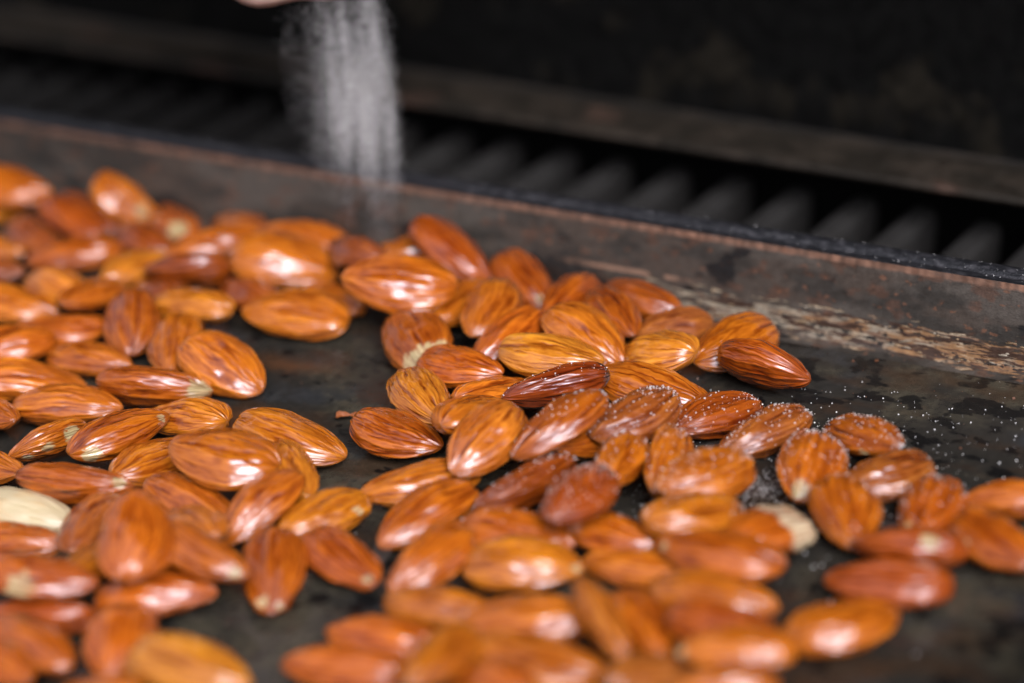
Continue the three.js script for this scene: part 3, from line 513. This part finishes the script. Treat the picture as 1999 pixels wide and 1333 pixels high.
{
  const onTray = [];
  const scatter = (cx, cz, sx, sz, turn, n, d0, d1) => { for (let i = 0; i < n; i++) { const u = gauss() * sx, v = gauss() * sz, x = cx + u * Math.cos(turn) - v * Math.sin(turn), z = cz + u * Math.sin(turn) + v * Math.cos(turn); if (x > TX1 - 4 || z < TZ0 + 3) continue; const d = d0 + (d1 - d0) * Math.pow(rnd(), 2.5); onTray.push([x, d * 0.35, z, d]); } };
  scatter(98, -34, 20, 11, -0.5, 170, 0.07, 0.34);
  scatter(70, -34, 16, 8, -0.3, 80, 0.1, 0.28);
  scatter(67.5, 5, 5.5, 3.6, -0.6, 420, 0.08, 0.24);
  scatter(84, 0, 12, 9, -0.6, 260, 0.08, 0.26);
  scatter(60, 12, 26, 10, -0.5, 320, 0.08, 0.28);
  scatter(98, 22, 14, 14, 0, 60, 0.12, 0.4);
  scatter(38, -6, 16, 10, -0.4, 200, 0.12, 0.3);
  grains('scattered_salt', onTray, 'white salt grains sprinkled over the tray floor by the corner');
  const bits = []; // crumbs of skin and char
  for (let i = 0; i < 240; i++) { const x = -200 + rnd() * 330, z = TZ0 + 4 + Math.pow(rnd(), 1.4) * 170, d = 0.12 + 0.5 * Math.pow(rnd(), 4); bits.push([x, d * 0.3, z, d]); }
  grains('skin_crumbs', bits, 'tiny brown crumbs of almond skin over the tray floor').material = new THREE.MeshPhysicalMaterial({ color: new THREE.Color().setRGB(0.10, 0.035, 0.012), roughness: 0.5 });
  const onLip = [];
  for (let i = 0; i < 300; i++) { const x = 125 - Math.pow(rnd(), 1.6) * 130, o = FLARE + rnd() * 7.5, d = 0.06 + 0.11 * Math.pow(rnd(), 2); onLip.push([x, RIM + (o > FLARE + 3.8 ? 0.95 * Math.sqrt(Math.max(0, 1 - ((o - FLARE - 6) / 2.4) ** 2)) - 0.1 : -0.3) + d * 0.2, TZ0 - o, d]); }
  grains('salt_on_lip', onLip, 'fine salt caught along the black rolled lip of the tray');
  // on the salted almonds: grains sit on the skin wherever it faces up
  const onNuts = [], v = new THREE.Vector3(), nn = new THREE.Vector3();
  almondMeshes.forEach((m, i) => {
    const s = ALMONDS[i][10]?.s; if (!s) return;
    m.updateMatrixWorld(true);
    const p = m.geometry.attributes.position, N = m.geometry.attributes.normal;
    let left = Math.round(s * 520), tries = 0;
    while (left > 0 && tries++ < 14000) {
      const k = Math.floor(rnd() * p.count); nn.fromBufferAttribute(N, k).transformDirection(m.matrixWorld);
      // it was thrown from behind: the up and back facing skin took most
      const w = nn.y * 0.8 - nn.z * 0.35; if (w < 0.25 || rnd() > w) continue;
      v.fromBufferAttribute(p, k).applyMatrix4(m.matrixWorld).multiplyScalar(1000);
      const d = 0.05 + 0.2 * Math.pow(rnd(), 3);
      onNuts.push([v.x + nn.x * d * 0.3 + gauss() * 0.12, v.y + nn.y * d * 0.3, v.z + nn.z * d * 0.3 + gauss() * 0.12, d]); left--;
    }
  });
  grains('salt_on_almonds', onNuts, 'white salt crystals stuck to the almonds by the corner');
  // falling from the hand: a loose veil of grains in drawn-out wisps
  const fall = [], A = [0.839, -0.544], B = [0.544, 0.839]; // across and towards the camera
  const wisp = (a0, h, len, wid, n, depth) => { const a = a0 * 0.86 + 0.6; for (let i = 0; i < n; i++) { const t = (rnd() + rnd() - 1), aa = a + gauss() * wid + t * len * 0.03, hh = h + t * len * 0.5, b = depth + gauss() * 1.5; if (hh < 1 || hh > 84) continue; fall.push([-73 + A[0] * aa + B[0] * b, hh, -54 + A[1] * aa + B[1] * b, 0.05 + 0.045 * rnd()]); } };
  const SW = [ // across (mm), height (mm), length, width, grains
    [-19, 62, 26, 1.6, 260], [-18, 50, 16, 1.4, 150], [-13, 70, 26, 1.6, 420], [-12, 54, 26, 1.9, 900], [-13, 44, 18, 1.4, 420], [-8, 62, 24, 1.8, 620], [-8, 48, 22, 2.0, 980],
    [-3, 66, 16, 1.5, 380], [-2, 55, 20, 1.7, 1250], [-5, 45, 18, 1.4, 1150], [0, 47, 22, 1.8, 1500], [1, 40, 18, 1.5, 1150], [3, 60, 26, 1.6, 900], [4, 50, 24, 1.7, 1150], [6, 70, 26, 1.2, 640], [7.5, 55, 26, 1.4, 1000], [8, 42, 26, 1.4, 780],
    [4, 34, 18, 1.5, 520], [-1, 33, 14, 1.2, 320], [-10, 34, 14, 1.4, 130], [9, 32, 16, 1.2, 240], [1, 20, 24, 1.6, 300], [3, 12, 20, 1.5, 260], [5, 24, 16, 1.4, 180],
  ];
  for (const [a, h, l, w, n] of SW) wisp(a, h, l * 1.7, w * 0.95, Math.round(n * (h < 38 ? 1.1 : a < -10 ? 0.9 : 2.6)), gauss() * 3);
  for (let i = 0; i < 70; i++) { const h = 30 + rnd() * 50; wisp(-10 + rnd() * 18 + (h < 45 ? 2 : 0), h, 22 + rnd() * 26, 0.3 + rnd() * 0.4, 90 + Math.round(rnd() * 160), gauss() * 4); }
  grains('falling_salt', fall, 'stream of white salt falling from the hand behind the almonds');
}

// ------------------------------------------------------------------ the hand that sprinkles the salt
{
  const A = new THREE.Vector3(0.839, 0, -0.544), B = new THREE.Vector3(0.544, 0, 0.839), O = new THREE.Vector3(-86.5, 84.0, -53.6);
  const at = (a, h, b) => O.clone().addScaledVector(A, a).addScaledVector(B, b).add(new THREE.Vector3(0, h, 0));
  const bones = []; // [p, q, rp, rq]
  const chain = (pts) => { for (let i = 0; i < pts.length - 1; i++) bones.push([at(...pts[i].slice(0, 3)), at(...pts[i + 1].slice(0, 3)), pts[i][3], pts[i + 1][3], pts[i][4] ?? 0]); };
  // fingers hang curled from the knuckles: little finger nearest the camera, then ring, middle, index
  chain([[-36, 27, 8, 9.6], [-9, 1.2, 3, 8.7], [8, 0.4, 1, 8.2], [21, 9, 0, 6.8]]);
  chain([[-48, 27, -10, 10.4], [-10, 8, -14, 9.2], [14, 4, -15, 8.4], [30, 10, -14, 7.0]]);
  chain([[-48, 31, -29, 10.6], [-8, 15, -32, 9.4], [17, 9, -31, 8.6], [34, 13, -28, 7.2]]);
  chain([[-46, 30, -48, 10.2], [-8, 17, -48, 9.0], [15, 10, -44, 8.2], [31, 13, -38, 7.0]]);
  // thumb, from the side of the palm under the index finger
  chain([[-92, 26, -46, 13], [-58, 12, -54, 11.5], [-28, 2, -46, 9.8], [-4, 1, -32, 8.0]]);
  // palm and wrist, forearm rising out of the picture
  for (const [h, b, r] of [[24, 6, 12], [29, -12, 13.5], [31, -30, 13.5], [29, -46, 12.5]]) bones.push([at(-46, h, b), at(-112, h + 16, -18 + (b + 20) * 0.55), r - 2, r + 2]);
  bones.push([at(-110, 44, -18), at(-150, 62, -14), 21, 24]); bones.push([at(-110, 44, -30), at(-150, 62, -24), 19, 23]); bones.push([at(-150, 62, -18), at(-330, 150, 10), 25, 36]);
  const seg = (p, [a, b, ra, rb]) => { const ab = b.clone().sub(a), t = clamp(p.clone().sub(a).dot(ab) / ab.lengthSq()); return p.distanceTo(a.clone().addScaledVector(ab, t)) - (ra + (rb - ra) * t); };
  const res = 88, ctr = at(-70, 45, -20), half = 118, mc = new MarchingCubes(res, saltMat, false, false, 400000);
  mc.isolation = 0; const pt = new THREE.Vector3();
  for (let k = 0; k < res; k++) for (let j = 0; j < res; j++) for (let i = 0; i < res; i++) {
    pt.set((i / res * 2 - 1) * half, (j / res * 2 - 1) * half, (k / res * 2 - 1) * half).add(ctr);
    let s = 0; for (const b of bones) { const d = seg(pt, b); if (d < 26) s += Math.exp(-d / 1.9); }
    const dist = s > 0 ? -1.9 * Math.log(s) : 26;
    // leave the grid's border open to nothing: the arm is closed off there
    const edge = Math.min(i, j, k, res - 1 - i, res - 1 - j, res - 1 - k) < 3 ? 5 : 0;
    mc.field[i + j * res + k * res * res] = edge ? -5 : -dist;
  }
  mc.update();
  const n = mc.count, g0 = new THREE.BufferGeometry(); g0.setAttribute('position', new THREE.Float32BufferAttribute(mc.positionArray.slice(0, n * 3), 3));
  const g = mergeVertices(g0, 1e-5), p = g.attributes.position;
  for (let i = 0; i < p.count; i++) p.setXYZ(i, (p.getX(i) * half + ctr.x) * MM, (p.getY(i) * half + ctr.y) * MM, (p.getZ(i) * half + ctr.z) * MM);
  g.computeVertexNormals();
  const m = put('hand', g, new THREE.MeshPhysicalMaterial({ color: new THREE.Color().setRGB(0.74, 0.55, 0.46), roughness: 0.55, side: THREE.DoubleSide }));
  m.name = 'hand'; m.userData = { label: 'pale hand with curled fingers sprinkling the falling salt', category: 'hand' };
}
renderer.render(scene, camera);
